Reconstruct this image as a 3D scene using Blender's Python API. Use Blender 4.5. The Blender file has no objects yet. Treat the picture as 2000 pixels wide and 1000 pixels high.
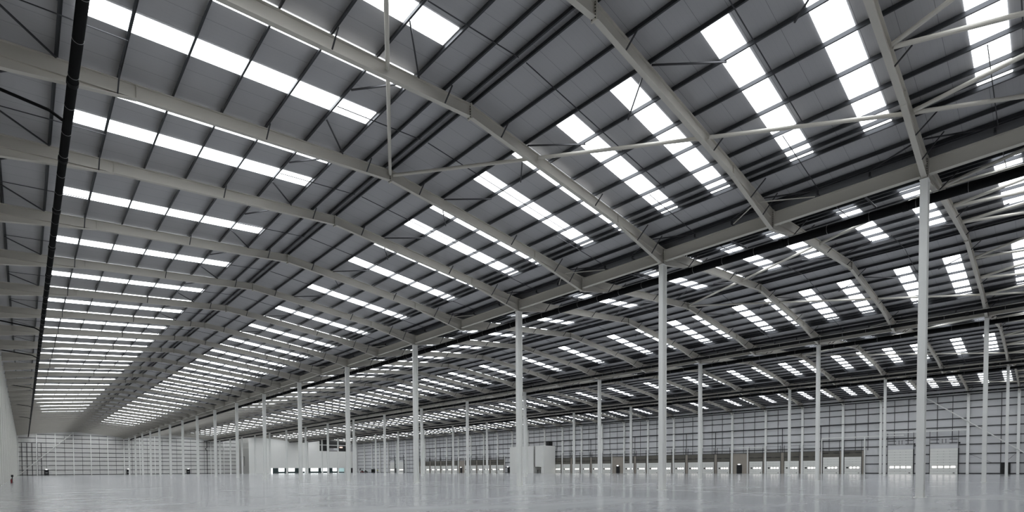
import bpy, math, random
from mathutils import Vector, Matrix
random.seed(7)
S = bpy.context.scene
COL = S.collection

# ------------------------------------------------------------------ layout (metres)
X0 = -1.70                 # inner face of the left wall columns
SP = 33.26                 # roof span
XV = [X0 + SP*k for k in range(5)]            # left wall, three valleys, dock wall
XV[1] = 31.37; XV[2] = 64.63; XV[3] = 97.89; XV[4] = 131.15
HS = 16.53                 # half span
ZE, ZA = 16.04, 17.64      # rafter top at the valley and at the apex
SL = (ZA-ZE)/HS
SH = 0.245                  # roof sheet above the rafter top
ZC = 14.96                 # column top under a valley
def F(n):                  # frame positions along the building
    return 31.47 + (n-4)*(8.0 if n > 4 else 6.788)
NEND = 34                  # frame line of the far wall
YEND = F(NEND)
NFIRST = -1
YNEAR = F(-1) - 0.45
WORDS = ('zeroth first second third fourth fifth sixth seventh eighth ninth tenth eleventh twelfth thirteenth fourteenth '
         'fifteenth sixteenth seventeenth eighteenth nineteenth twentieth').split()
def nth(k):
    if k <= 20: return WORDS[k]
    t = {2: 'twenty', 3: 'thirty', 4: 'forty'}[k//10]
    return (t+'-'+WORDS[k % 10]) if k % 10 else {30: 'thirtieth', 40: 'fortieth'}[k]
SPAN = ['nearest', 'second', 'third', 'farthest']

# ------------------------------------------------------------------ camera
FPX, PX, PY, YAW, PIT, ROL, CH = 1002.051, 981.431, 941.896, 42.993, -1.482, -0.326, 1.475
ya, pa, ra = map(math.radians, (YAW, PIT, ROL))
fw = Vector((math.sin(ya)*math.cos(pa), math.cos(ya)*math.cos(pa), math.sin(pa)))
rt = Vector((math.cos(ya), -math.sin(ya), 0)); up = rt.cross(fw)
rt2 = rt*math.cos(ra) + up*math.sin(ra); up2 = up*math.cos(ra) - rt*math.sin(ra)
cam = bpy.data.cameras.new('camera'); co = bpy.data.objects.new('camera', cam); COL.objects.link(co)
M = Matrix((rt2, up2, -fw)).transposed().to_4x4(); M.translation = Vector((0, 0, CH)); co.matrix_world = M
cam.sensor_width = 36; cam.sensor_fit = 'HORIZONTAL'; cam.lens = FPX/2000*36
cam.shift_x = (1000-PX)/2000; cam.shift_y = (PY-500)/2000
cam.clip_start = .05; cam.clip_end = 1000
S.camera = co
def px(p):
    d = Vector(p) - Vector((0, 0, CH)); z = d.dot(fw)
    if z < .3: return None
    return (PX + FPX*d.dot(rt2)/z, PY - FPX*d.dot(up2)/z, z)
def inview(p, m=260):
    q = px(p)
    return q is not None and -m < q[0] < 2000+m and -m < q[1] < 1000+m
def seg_score(a, b, size):
    """0 if the segment a-b is out of view, else its rough size in the picture"""
    best = 0
    for i in range(9):
        p = Vector(a).lerp(Vector(b), i/8)
        if inview(p, 200): best = max(best, size/(p-Vector((0, 0, CH))).length)
    return best

# ------------------------------------------------------------------ materials
def mat(name, col, rough=.5, metal=0., emit=None, strength=0., spec=.5):
    m = bpy.data.materials.new(name); m.use_nodes = True
    b = m.node_tree.nodes['Principled BSDF']
    b.inputs['Base Color'].default_value = (*col, 1); b.inputs['Roughness'].default_value = rough
    b.inputs['Metallic'].default_value = metal; b.inputs['Specular IOR Level'].default_value = spec
    if emit:
        b.inputs['Emission Color'].default_value = (*emit, 1); b.inputs['Emission Strength'].default_value = strength
    return m
def mottle(m, scale, amount, stretch=(1, 1, 1), rough_amt=0.):
    """soft procedural variation of the base colour (and roughness)"""
    nt = m.node_tree; b = nt.nodes['Principled BSDF']; col = b.inputs['Base Color'].default_value[:]
    tc = nt.nodes.new('ShaderNodeTexCoord'); mp = nt.nodes.new('ShaderNodeMapping'); mp.inputs['Scale'].default_value = stretch
    nz = nt.nodes.new('ShaderNodeTexNoise'); nz.inputs['Scale'].default_value = scale; nz.inputs['Detail'].default_value = 4
    mr = nt.nodes.new('ShaderNodeMapRange'); mr.inputs['To Min'].default_value = 1-amount; mr.inputs['To Max'].default_value = 1+amount
    mx = nt.nodes.new('ShaderNodeVectorMath'); mx.operation = 'SCALE'; mx.inputs[0].default_value = col[:3]
    L = nt.links.new
    L(tc.outputs['Object'], mp.inputs['Vector']); L(mp.outputs['Vector'], nz.inputs['Vector'])
    L(nz.outputs['Fac'], mr.inputs['Value']); L(mr.outputs['Result'], mx.inputs['Scale']); L(mx.outputs['Vector'], b.inputs['Base Color'])
    return m
def lines(m, axis, pitch, width, dark, offset=0.):
    """thin darker joint lines every PITCH metres along AXIS, over the current colour"""
    nt = m.node_tree; b = nt.nodes['Principled BSDF']; L = nt.links.new
    tc = nt.nodes.new('ShaderNodeTexCoord'); sx = nt.nodes.new('ShaderNodeSeparateXYZ'); L(tc.outputs['Object'], sx.inputs[0])
    ad = nt.nodes.new('ShaderNodeMath'); ad.operation = 'ADD'; ad.inputs[1].default_value = 1000+offset; L(sx.outputs[axis], ad.inputs[0])
    md = nt.nodes.new('ShaderNodeMath'); md.operation = 'MODULO'; md.inputs[1].default_value = pitch; L(ad.outputs[0], md.inputs[0])
    lt = nt.nodes.new('ShaderNodeMath'); lt.operation = 'LESS_THAN'; lt.inputs[1].default_value = width; L(md.outputs[0], lt.inputs[0])
    mx = nt.nodes.new('ShaderNodeMix'); mx.data_type = 'RGBA'
    src = b.inputs['Base Color']
    if src.is_linked: L(src.links[0].from_socket, mx.inputs['A'])
    else: mx.inputs['A'].default_value = src.default_value[:]
    mx.inputs['B'].default_value = (*dark, 1)
    L(lt.outputs[0], mx.inputs['Factor']); L(mx.outputs['Result'], b.inputs['Base Color'])
    return m

SKY = 6.0
m_paint = mottle(mat('goosewing paint', (.53, .505, .455), .5), .6, .05)
m_col = mottle(mat('column paint', (.79, .79, .765), .45), .5, .04)
m_galv = mat('galvanised steel', (.04, .042, .047), .42, .5)
m_rod = mat('dark steel rod', (.05, .05, .055), .5, .5)
m_black = mat('black pipe plastic', (.004, .004, .0045), .7, 0, None, 0, .15)
m_rail = mat('bright galvanised rail', (.35, .35, .35), .4, .6)
m_liner = lines(mottle(mat('roof liner sheet', (.385, .38, .392), .42), .35, .06), 1, 1.0, .02, (.22, .22, .225), .05)
m_liner = lines(m_liner, 1, .2, .012, (.36, .356, .366), .1)
m_sky = mat('daylight panel', (.8, .82, .85), .4, 0, (.93, .97, 1.), SKY)
m_pane = mat('door vision pane', (.7, .7, .7), .2, 0, (1., .95, .89), 2.6)
m_panedark = mat('dark pane', (.01, .01, .012), .2)
m_post = mottle(mat('white post paint', (.88, .88, .855), .45), .5, .03)
m_wall = mottle(mat('white wall liner', (.64, .64, .65), .5), .12, .05)
m_wallend = mottle(mat('white gable liner', (.70, .69, .67), .5), .12, .04)
m_wall_l = mottle(mat('side wall liner', (.66, .64, .60), .55), .2, .05)
m_girt = mat('grey galvanised sheeting rail', (.07, .07, .074), .5, .4)
m_door = mottle(mat('door leaf coating', (.78, .78, .745), .5), 1.2, .03)
m_doorline = mat('door joint', (.32, .32, .30), .5)
m_conc = mottle(mat('brown concrete panel', (.33, .295, .255), .75), 1.3, .12)
m_conc_shaded = mottle(mat('shaded concrete panel', (.12, .112, .095), .7), 1.0, .12)  # brown panel again, with the shade above the dock doors in its colour
m_blackdoor = mat('black door leaf', (.008, .008, .009), .4)
m_plaster = mottle(mat('office partition board', (.80, .795, .765), .6), .15, .03)
m_plaster_shaded = mottle(mat('shaded partition board', (.40, .395, .37), .7), .15, .03)  # office board again, with the side face's shade put into the colour
m_teal = mat('tinted mullion', (.03, .05, .05), .35)
m_glass = mat('bright shopfront glass', (.8, .82, .82), .1, 0, (.95, 1., 1.), 2.4)
m_glass2 = mat('pale teal glass', (.45, .62, .62), .1, 0, (.6, .85, .85), .35)
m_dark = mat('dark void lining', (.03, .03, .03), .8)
m_lamp = mat('emergency lamp', (.9, .9, .9), .4, 0, (1, 1, 1), 5)
m_red = mat('dark red enamel', (.16, .006, .012), .4)
m_pink = mat('pinkish lit box', (.8, .6, .52), .5, 0, (1, .75, .65), .8)
m_hivis = mat('hi-vis cloth', (.42, .47, .05), .8)
m_navy = mat('dark trousers cloth', (.02, .022, .03), .85)
m_skin = mat('skin', (.45, .28, .2), .6)
m_hat = mat('white hard hat', (.7, .7, .7), .4)
m_bolt = mat('bolt steel', (.05, .05, .05), .4, .7)

def floor_mat():
    m = mat('polished concrete', (.30, .31, .325), .16, 0, None, 0, .5)
    nt = m.node_tree; L = nt.links.new; N = nt.nodes.new; b = nt.nodes['Principled BSDF']
    tc = N('ShaderNodeTexCoord')
    def noise(sc, det, st, rot=0):
        mp = N('ShaderNodeMapping'); mp.inputs['Scale'].default_value = st; mp.inputs['Rotation'].default_value = (0, 0, rot)
        nz = N('ShaderNodeTexNoise'); nz.inputs['Scale'].default_value = sc; nz.inputs['Detail'].default_value = det
        L(tc.outputs['Object'], mp.inputs['Vector']); L(mp.outputs['Vector'], nz.inputs['Vector']); return nz
    n1 = noise(.055, 3, (1, 1, 1)); n2 = noise(.35, 6, (.45, 1.3, 1), .8); n3 = noise(3., 4, (1, 1, 1))
    a = N('ShaderNodeMath'); a.operation = 'MULTIPLY_ADD'; a.inputs[1].default_value = .6; L(n1.outputs['Fac'], a.inputs[0])
    s2 = N('ShaderNodeMath'); s2.operation = 'MULTIPLY'; s2.inputs[1].default_value = .4; L(n2.outputs['Fac'], s2.inputs[0]); L(s2.outputs[0], a.inputs[2])
    cr = N('ShaderNodeValToRGB'); e = cr.color_ramp.elements
    e[0].position = .38; e[0].color = (.37, .378, .39, 1); e[1].position = .64; e[1].color = (.54, .548, .56, 1)
    L(a.outputs[0], cr.inputs['Fac'])
    # pour strips and saw-cut joints
    sx = N('ShaderNodeSeparateXYZ'); L(tc.outputs['Object'], sx.inputs[0])
    def joint(axis, pitch, off, w):
        ad = N('ShaderNodeMath'); ad.operation = 'ADD'; ad.inputs[1].default_value = 1000*pitch-off; L(sx.outputs[axis], ad.inputs[0])
        md = N('ShaderNodeMath'); md.operation = 'MODULO'; md.inputs[1].default_value = pitch; L(ad.outputs[0], md.inputs[0])
        lt = N('ShaderNodeMath'); lt.operation = 'LESS_THAN'; lt.inputs[1].default_value = w; L(md.outputs[0], lt.inputs[0]); return lt
    j1 = joint(0, 33.26, 31.22, .3); j2 = joint(0, 5.543, -1.7, .012); j3 = joint(1, 8.0, 7.47, .012)
    mxj = N('ShaderNodeMath'); mxj.operation = 'MAXIMUM'; L(j2.outputs[0], mxj.inputs[0]); L(j3.outputs[0], mxj.inputs[1])
    m1 = N('ShaderNodeMix'); m1.data_type = 'RGBA'; m1.inputs['B'].default_value = (.66, .66, .66, 1)
    L(j1.outputs[0], m1.inputs['Factor']); L(cr.outputs['Color'], m1.inputs['A'])
    m2 = N('ShaderNodeMix'); m2.data_type = 'RGBA'; m2.inputs['B'].default_value = (.26, .26, .26, 1)
    L(mxj.outputs[0], m2.inputs['Factor']); L(m1.outputs['Result'], m2.inputs['A']); L(m2.outputs['Result'], b.inputs['Base Color'])
    rr = N('ShaderNodeMapRange'); rr.inputs['To Min'].default_value = .11; rr.inputs['To Max'].default_value = .19
    L(n2.outputs['Fac'], rr.inputs['Value']); L(rr.outputs['Result'], b.inputs['Roughness'])
    bp = N('ShaderNodeBump'); bp.inputs['Strength'].default_value = .03; bp.inputs['Distance'].default_value = .02
    L(n3.outputs['Fac'], bp.inputs['Height']); L(bp.outputs['Normal'], b.inputs['Normal'])
    return m
m_floor = floor_mat()

# ------------------------------------------------------------------ mesh helpers
class MB:
    def __init__(s): s.v = []; s.f = []; s.mi = []
    def add(s, vs, fs, k=0):
        n = len(s.v); s.v += [tuple(v) for v in vs]; s.f += [tuple(n+i for i in f) for f in fs]; s.mi += [k]*len(fs); return s
    def box(s, x0, x1, y0, y1, z0, z1, k=0):
        vs = [(x, y, z) for z in (z0, z1) for y in (y0, y1) for x in (x0, x1)]
        return s.add(vs, [(0, 2, 3, 1), (4, 5, 7, 6), (0, 1, 5, 4), (2, 6, 7, 3), (0, 4, 6, 2), (1, 3, 7, 5)], k)
    def hexa(s, q, k=0):
        """8 corners: bottom loop of four then top loop of four"""
        return s.add(q, [(3, 2, 1, 0), (4, 5, 6, 7), (0, 1, 5, 4), (1, 2, 6, 5), (2, 3, 7, 6), (3, 0, 4, 7)], k)
    def prism_y(s, pts, y0, y1, k=0):
        """polygon in x-z swept along y"""
        n = len(pts); vs = [(x, y0, z) for x, z in pts] + [(x, y1, z) for x, z in pts]
        return s.add(vs, [tuple(range(n)), tuple(range(2*n-1, n-1, -1))] + [(i, i+n, (i+1) % n+n, (i+1) % n) for i in range(n)], k)
    def tube(s, a, b, r, seg=8, k=0):
        a, b = Vector(a), Vector(b); d = (b-a).normalized(); u = d.orthogonal().normalized(); w = d.cross(u)
        vs = []
        for p in (a, b):
            for i in range(seg):
                t = 2*math.pi*i/seg; vs.append(p+u*r*math.cos(t)+w*r*math.sin(t))
        return s.add(vs, [(i, (i+1) % seg, seg+(i+1) % seg, seg+i) for i in range(seg)] + [tuple(range(seg-1, -1, -1)), tuple(range(seg, 2*seg))], k)
    def bar(s, a, b, w, h, k=0):
        a, b = Vector(a), Vector(b); d = (b-a).normalized()
        u = Vector((0, 0, 1)).cross(d)
        u = u.normalized() if u.length > .01 else Vector((1, 0, 0))
        q = d.cross(u)
        return s.hexa([a-u*w/2-q*h/2, a+u*w/2-q*h/2, b+u*w/2-q*h/2, b-u*w/2-q*h/2, a-u*w/2+q*h/2, a+u*w/2+q*h/2, b+u*w/2+q*h/2, b-u*w/2+q*h/2], k)
    def lathe(s, prof, seg=12, cx=0, cy=0, k=0):
        vs = []
        for r, z in prof:
            for i in range(seg):
                t = 2*math.pi*i/seg; vs.append((cx+r*math.cos(t), cy+r*math.sin(t), z))
        fs = []
        for j in range(len(prof)-1):
            for i in range(seg): fs.append((j*seg+i, j*seg+(i+1) % seg, (j+1)*seg+(i+1) % seg, (j+1)*seg+i))
        fs += [tuple(range(seg-1, -1, -1)), tuple(range((len(prof)-1)*seg, len(prof)*seg))]
        return s.add(vs, fs, k)
    def mesh(s, name, *mats, smooth=False):
        me = bpy.data.meshes.new(name); me.from_pydata(s.v, [], s.f); me.update()
        for m in mats: me.materials.append(m)
        for p, k in zip(me.polygons, s.mi): p.material_index = k
        if smooth:
            for p in me.polygons: p.use_smooth = True
        return me
def obj(name, data, loc=(0, 0, 0), parent=None, rz=0, sc=None):
    o = bpy.data.objects.new(name, data); COL.objects.link(o); o.location = loc
    if rz: o.rotation_euler = (0, 0, rz)
    if sc: o.scale = sc
    if parent: o.parent = parent
    return o
used = set()
def tag(o, label, cat, group=None):
    o['label'] = label; o['category'] = cat; o['kind'] = 'thing'
    if group: o['group'] = group
    if label in used: print('DUPLICATE LABEL', label)
    used.add(label)
    n = len(label.split())
    if not 4 <= n <= 16: print('LABEL LENGTH', n, label)
    return o
def struct(o): o['kind'] = 'structure'; return o

# ------------------------------------------------------------------ floor, walls, roof sheets
struct(obj('floor', MB().box(X0-.9, 131.9, YNEAR-.1, YEND+.6, -.3, 0).mesh('floor', m_floor)))
struct(obj('wall_left', MB().box(X0-.72, X0-.6, YNEAR, YEND+.5, 0, 16.3).mesh('wall_left', m_wall_l)))
struct(obj('wall_right', MB().box(131.75, 131.87, YNEAR, YEND+.5, 0, 16.3).mesh('wall_right', m_wall)))
def gable(y0, y1, name, m):
    b = MB()
    for k in range(4):
        xa = X0-.6 if k == 0 else XV[k]; xb = 131.75 if k == 3 else XV[k+1]; xm = (XV[k]+XV[k+1])/2
        b.prism_y([(xa, 0), (xb, 0), (xb, 16.33), (xm, 17.94), (xa, 16.33)], y0, y1)
    return struct(obj(name, b.mesh(name, m)))
gable(YEND+.35, YEND+.5, 'wall_far', m_wallend)
gable(YNEAR-.15, YNEAR, 'wall_near', m_wall)
XA = [(XV[k]+XV[k+1])/2 for k in range(4)]
HK = [(XV[k+1]-XV[k])/2/HS for k in range(4)]   # the wider spans stretch the same frame slightly
def zroof(x, k):            # rafter top height in span k
    return ZA - SL*abs(x-XA[k])/HK[k]
for k in range(4):
    for side in (-1, 1):
        xe = XA[k]+side*(HS*HK[k]-.46) if not ((k == 0 and side < 0) or (k == 3 and side > 0)) else XA[k]+side*(HS*HK[k]+.6)
        za = ZA+SH; ze = ZA+SH-SL*abs(xe-XA[k])/HK[k]
        pts = [(XA[k], za), (xe, ze), (xe, ze+.12), (XA[k], za+.12)]
        if side > 0: pts = pts[::-1]
        struct(obj('ceiling', MB().prism_y(pts, YNEAR-.1, YEND+.45).mesh('ceiling', m_liner)))
for k in (1, 2, 3):         # box gutters in the valleys
    x = XV[k]; ye = YEND+.3 if k < 3 else F(32)+.1
    g = MB().box(x-.44, x+.44, YNEAR, ye, 16.10, 16.12).box(x-.44, x-.42, YNEAR, ye, 16.12, 16.24).box(x+.42, x+.44, YNEAR, ye, 16.12, 16.24)
    g.box(x-.44, x+.44, YNEAR, ye, 16.42, 16.44)
    tag(obj('valley_gutter', g.mesh('valley_gutter', m_girt)), f'long grey box gutter in the {["","first","second","third"][k]} roof valley from the camera', 'gutter', 'valley gutters')

# ------------------------------------------------------------------ rooflights (the daylight windows of the roof)
def slab(x0, x1):           # in span-local coordinates, apex at 0
    z = lambda x: SH - SL*abs(x)
    return MB().hexa([(x0, 0, z(x0)-.02), (x1, 0, z(x1)-.02), (x1, 1, z(x1)-.02), (x0, 1, z(x0)-.02),
                      (x0, 0, z(x0)+.03), (x1, 0, z(x1)+.03), (x1, 1, z(x1)+.03), (x0, 1, z(x0)+.03)])
me_sl = slab(-13.24, -2.84).mesh('rooflight_left_slope', m_sky)
me_sr = slab(3.66, 13.21).mesh('rooflight_right_slope', m_sky)
RL = {-2: (.7, 3.75), -1: (.7, 3.75), 0: (.72, 3.75), 1: (.95, 3.95), 2: (.15, 3.2), 3: (.60, 3.5), 4: (.70, 4.65), 5: (.6, 4.4), 6: (.7, 4.3)}
wn = 0
for n in range(-1, NEND):
    for k in range(4):
        for me in (me_sl, me_sr):
            for dy in RL.get(n, (.6, 4.55)):
                wn += 1
                struct(obj(f'window_{wn}', me, (XA[k], F(n)+dy, ZA), None, 0, (HK[k], 1, 1)))

# ------------------------------------------------------------------ rafters
def rafter_half(side):
    """I-section rafter from the apex plate to the valley plate, with haunch; local origin on the rafter top at the apex"""
    b = MB(); D = .55; w = .105; t = .03
    L0, L1 = .02, HS-.02
    top = lambda x: -SL*x
    bot = lambda x: top(x)-D
    def P(x, y, z): return (side*x, y, z)
    def strip(xa, za, xb, zb, th, hw):      # plate lying along the rafter
        q = [P(xa, -hw, za-th), P(xb, -hw, zb-th), P(xb, hw, zb-th), P(xa, hw, za-th), P(xa, -hw, za), P(xb, -hw, zb), P(xb, hw, zb), P(xa, hw, za)]
        if side < 0: q = [q[i] for i in (3, 2, 1, 0, 7, 6, 5, 4)]
        b.hexa(q)
    strip(L0, top(L0), L1, top(L1), t, w)
    strip(L0, bot(L0)+t, L1-.35, bot(L1-.35)+t, t, w)
    H0 = 11.3; Z1 = ZC-ZA+.02; H1 = 15.95
    strip(H0, bot(H0)+t*.5, H1, Z1+.12, t, w)
    strip(H1, Z1+.12, HS-.02, Z1+.03, t, w)
    poly = [P(L0, 0, top(L0)-.01)[::2], P(L1, 0, top(L1)-.01)[::2], P(L1, 0, Z1)[::2], P(H1, 0, Z1+.1)[::2], P(H0, 0, bot(H0)+.01)[::2], P(L0, 0, bot(L0)+.01)[::2]]
    if side > 0: poly = poly[::-1]
    b.prism_y(poly, -.012, .012)
    # apex and valley end plates
    plates = []
    for xa, xb, z0, z1 in ((0.001, .03, bot(0)-.09, .03), (HS-.03, HS-.002, Z1-.02, top(HS)+.03)):
        main = b; b = MB(); plates.append(b)
        x0, x1 = sorted((side*xa, side*xb)); b.box(x0, x1, -.125, .125, z0, z1)
        xc0, xc1 = sorted((side*(xa+(.03 if xa < 1 else -.03)), side*(xb+(.025 if xa < 1 else -.025))))
        zz = z0+.07
        while zz < z1-.05:
            for yy in (-.075, .075): b.box(xc0, xc1, yy-.016, yy+.016, zz-.016, zz+.016, 1)
            zz += .11
        b = main
    # stiffeners at the haunch toe
    x0, x1 = sorted((side*(H0-.01), side*(H0+.01))); b.box(x0, x1, -.1, .1, bot(H0), top(H0)-.03)
    return b.mesh('rafter_arm', m_paint, m_bolt), [p.mesh('end_plate', m_paint, m_bolt) for p in plates]
me_rl, me_rr = rafter_half(-1), rafter_half(1)
# stays from purlin to bottom flange, in span-local x
STAY = [-11.9, -6.45, -1.45, 1.8, 9.0, 13.3, 14.95]
def stay_mesh(x):
    zt = -SL*abs(x)-.05
    zb = -SL*abs(x)-.55 if abs(x) < 11.3 else -SL*abs(x)-.55-(abs(x)-11.3)/4.65*.53
    dy = .85 if abs(x) > 9 else .62
    return MB().bar((x, -dy, zt), (x, -.1, zb+.03), .045, .045).mesh('stay', m_rod)
me_stay = [stay_mesh(x) for x in STAY]
for n in range(-1, NEND):
    for k in range(4):
        y = F(n)
        pts = [(XA[k]+dx, y, ZA-SL*abs(dx)-.3) for dx in (-16, -12, -8, -4, 0, 4, 8, 12, 16)]
        if not any(inview(p, 250) for p in pts): continue
        if k > 1 and n > 32: continue
        e = obj('roof_rafter', None, (XA[k], y, ZA), None, 0, (HK[k], 1, 1))
        tag(e, f'pale grey haunched rafter, {nth(n+2)} from the camera in the {SPAN[k]} roof span', 'rafter', 'rafters of the pitched roofs')
        for nm, (me, plates) in (('left_arm', me_rl), ('right_arm', me_rr)):
            arm = obj(nm, me, (0, 0, 0), e)
            for pl_ in plates: obj('end_plate', pl_, (0, 0, 0), arm)
        if 0 <= n <= 14:
            for i, m in enumerate(me_stay):
                if k > 0 and i == 0:
                    obj('stay', me_stay[5], (-2*STAY[5], 0, 0), e)     # valley side stays sit at the mirrored place
                    obj('stay', me_stay[0], (0, 0, 0), e)
                else: obj('stay', m, (0, 0, 0), e)
# stays mirrored: give the moved copies their height back
for o in list(bpy.data.objects):
    if o.name.startswith('stay') and o.data == me_stay[5] and abs(o.location.x) > 1: o.location.x = -2*STAY[5]

# ------------------------------------------------------------------ columns
CB, CD = .15, .265          # half flange width (y), half depth (x)
def h_column(h, cb=CB, cd=CD, z0=0.):
    b = MB()
    b.box(-cd, -cd+.03, -cb, cb, z0+.02, h-.03).box(cd-.03, cd, -cb, cb, z0+.02, h-.03).box(-cd+.03, cd-.03, -.012, .012, z0+.02, h-.03)
    return b
col_shaft = h_column(ZC).mesh('column_shaft', m_col)
col_base = MB().box(-.34, .34, -.22, .22, 0, .02).mesh('base_plate', m_col)
col_cap = MB().box(-.28, .28, -.17, .17, ZC-.03, ZC-.002).mesh('cap_plate', m_col)
for r in (1, 2, 3):
    i = 0
    for n in range(0, NEND, 2):
        if r == 3 and n > 31: continue
        x, y = XV[r], F(n); i += 1
        e = obj('steel_column', None, (x, y, 0))
        tag(e, f'off-white steel column, {nth(i)} from the camera in the {["","nearest","middle","farthest"][r]} row', 'column', 'freestanding columns under the valleys')
        obj('shaft', col_shaft, (0, 0, 0), e); obj('base_plate', col_base, (0, 0, 0), e); obj('cap_plate', col_cap, (0, 0, 0), e)

# ------------------------------------------------------------------ valley beams between the frames
def beam_mesh(L):
    b = MB(); h = L/2-.17
    b.box(-.012, .012, -h, h, 15.2, 15.84).box(-.14, .14, -h, h, 15.17, 15.2).box(-.14, .14, -h, h, 15.84, 15.87)
    for s in (-1, 1):
        y0, y1 = sorted((s*h, s*(h+.02))); b.box(-.14, .14, y0, y1, 15.12, 15.9)
    return b.mesh('valley_beam', m_paint)
me_b = {6.788: beam_mesh(6.788), 8.0: beam_mesh(8.0)}
cleat = MB().box(-.34, .04, -.05, .05, 15.88, 15.93).box(-.38, -.30, -.04, .04, 15.9, 16.09).mesh('gutter_bracket', m_rod)
def baylen(n): return 8.0 if n >= 4 else 6.788
for r in (1, 2, 3):
    for n in range(-1, NEND):
        if r == 3 and n >= 32: continue
        L = baylen(n); y = F(n)+L/2
        if not seg_score((XV[r], F(n), 15.5), (XV[r], F(n+1), 15.5), 1): continue
        e = obj('valley_beam', None, (XV[r], y, 0))
        tag(e, f'pale grey valley beam along the {["","nearest","middle","farthest"][r]} column row, {nth(n+2)} bay from the camera', 'beam', 'beams along the roof valleys')
        obj('web', me_b[L], (0, 0, 0), e)
        if n < 10:
            for dy in (-L/2+2.1, L/2-2.4): obj('gutter_bracket', cleat, (0, dy, 0), e)

# ------------------------------------------------------------------ purlins, bay by bay
wallside = [1.15, 2.87, 4.68, 6.48, 8.29, 10.11, 11.93, 13.75, 15.1]
valside = [.56, 1.55, 3.25, 3.8, 4.47, 5.8, 7.55, 9.4, 11.25, 13.05, 14.6]
def offs(k):
    """purlin positions relative to the apex of span k, from the ridge outwards, per slope"""
    left = wallside if k == 0 else valside
    right = wallside if k == 3 else valside
    l = sorted([-(HS-v) for v in left]+[-.33], reverse=True)
    r = sorted([HS-v for v in right]+[.1])
    return l, r
def purlin_mesh(L, side):
    """Z-section lying on the rafter, local origin on the rafter top"""
    s = side; b = MB()
    def bx(x0, x1, z0, z1):
        a, c = sorted((s*x0, s*x1)); b.box(a, c, .005, L-.005, z0, z1)
    bx(-.006, .006, .0, .205); bx(-.006, .07, .195, .205); bx(-.06, .006, .0, .012); bx(-.063, -.053, .0, .03); bx(.06, .07, .18, .205)
    return b
pm = {(L, s): purlin_mesh(L, s).mesh('purlin', m_galv) for L in (6.788, 8.0) for s in (-1, 1)}
cand = []
for n in range(-1, NEND):
    L = baylen(n)
    for k in range(4):
        for side, lst in zip((-1, 1), offs(k)):
            for i, dx in enumerate(lst):
                x = XA[k]+dx*HK[k]; z = ZA-SL*abs(dx)+.012
                if n >= 32 and x > 76.3: continue
                sc = seg_score((x, F(n), z), (x, F(n+1), z), L)
                if sc: cand.append((sc, n, k, side, i, dx, x, z, L))
cand.sort(key=lambda t: -t[0])
MAIN = cand[:300]
for sc, n, k, side, i, dx, x, z, L in MAIN:
    o = obj('purlin', pm[(L, 1)], (x, F(n), z))
    tag(o, f'dark steel purlin, {nth(i+1)} below ridge, {"left" if side < 0 else "right"} slope of {SPAN[k]} span, {nth(n+2)} bay', 'purlin', 'purlins carrying the roof sheets')
rest = MB()
for sc, n, k, side, i, dx, x, z, L in cand[300:]:
    b = purlin_mesh(L, 1)
    rest.add([(v[0]+x, v[1]+F(n), v[2]+z) for v in b.v], b.f)
o = obj('distant_purlin', rest.mesh('distant_purlin', m_galv)); tag(o, 'remaining dark purlins in the distant bays of all roof spans', 'purlin'); o['kind'] = 'stuff'

# ------------------------------------------------------------------ tie rods between the purlins
def zp(dx): return ZA-SL*abs(dx)-.09
rods = []
for n in range(-1, NEND):
    L = baylen(n); y0 = F(n); ym = y0+L/2; y1 = F(n+1); t1, t2 = y0+L*.31, y0+L*.66
    for k in range(4):
        lo, ro = offs(k)
        def line(a, b, y, ya=None):
            return ((XA[k]+a*HK[k], y, zp(a)+.05), (XA[k]+b*HK[k], y if ya is None else ya, zp(b)+.05))
        rods += [(n, k, 'ridge tie rod', 'left', line(-4.61, -.33, ym)), (n, k, 'ridge tie rod', 'right', line(.1, 5.3, ym))]
        for sd, s in (('left', -1), ('right', 1)):
            inner, outer = (2.79, 4.61) if s < 0 else (3.5, 5.29)
            rods.append((n, k, 'near ridge diagonal', sd, line(s*outer, s*inner, t1, y0+.15)))
            rods.append((n, k, 'far ridge diagonal', sd, line(s*outer, s*inner, t2, y1-.15)))
            wallish = (k == 0 and s < 0) or (k == 3 and s > 0)
            fo, ei = (13.67, 15.39) if wallish else (14.99, 15.97)
            rods.append((n, k, 'near eaves diagonal', sd, line(s*ei, s*fo, t1, y0+.15)))
            rods.append((n, k, 'far eaves diagonal', sd, line(s*ei, s*fo, t2, y1-.15)))
            rods.append((n, k, 'eaves tie rod', sd, line(s*(11.85 if wallish else 10.73), s*ei, ym+.9)))
            if s > 0: rods.append((n, k, 'slope tie rod', sd, line(s*5.3, s*(11.85 if wallish else 10.73), ym)))
sel = []
for r in rods:
    a, b = r[4]
    if r[0] >= 32 and r[1] >= 2: continue
    s = seg_score(a, b, (Vector(a)-Vector(b)).length)
    if s: sel.append((s, r))
sel.sort(key=lambda t: -t[0])
for s, (n, k, what, sd, (a, b)) in sel[:300]:
    a, b = Vector(a), Vector(b)
    o = obj('tie_rod', MB().bar((0, 0, 0), b-a, *((.055, .055) if 'diagonal' in what else (.03, .03))).mesh('tie_rod', m_rod), a)
    tag(o, f'thin dark {what} on the {sd} slope of the {SPAN[k]} span, {nth(n+2)} bay', 'tie rod', 'rods stretched between the purlins')
mb = MB()
for s, (n, k, what, sd, (a, b)) in sel[300:]:
    mb.bar(a, b, .035, .035)
o = obj('distant_tie_rod', mb.mesh('distant_tie_rod', m_rod)); tag(o, 'remaining thin tie rods in the distant roof bays', 'tie rod'); o['kind'] = 'stuff'

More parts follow.
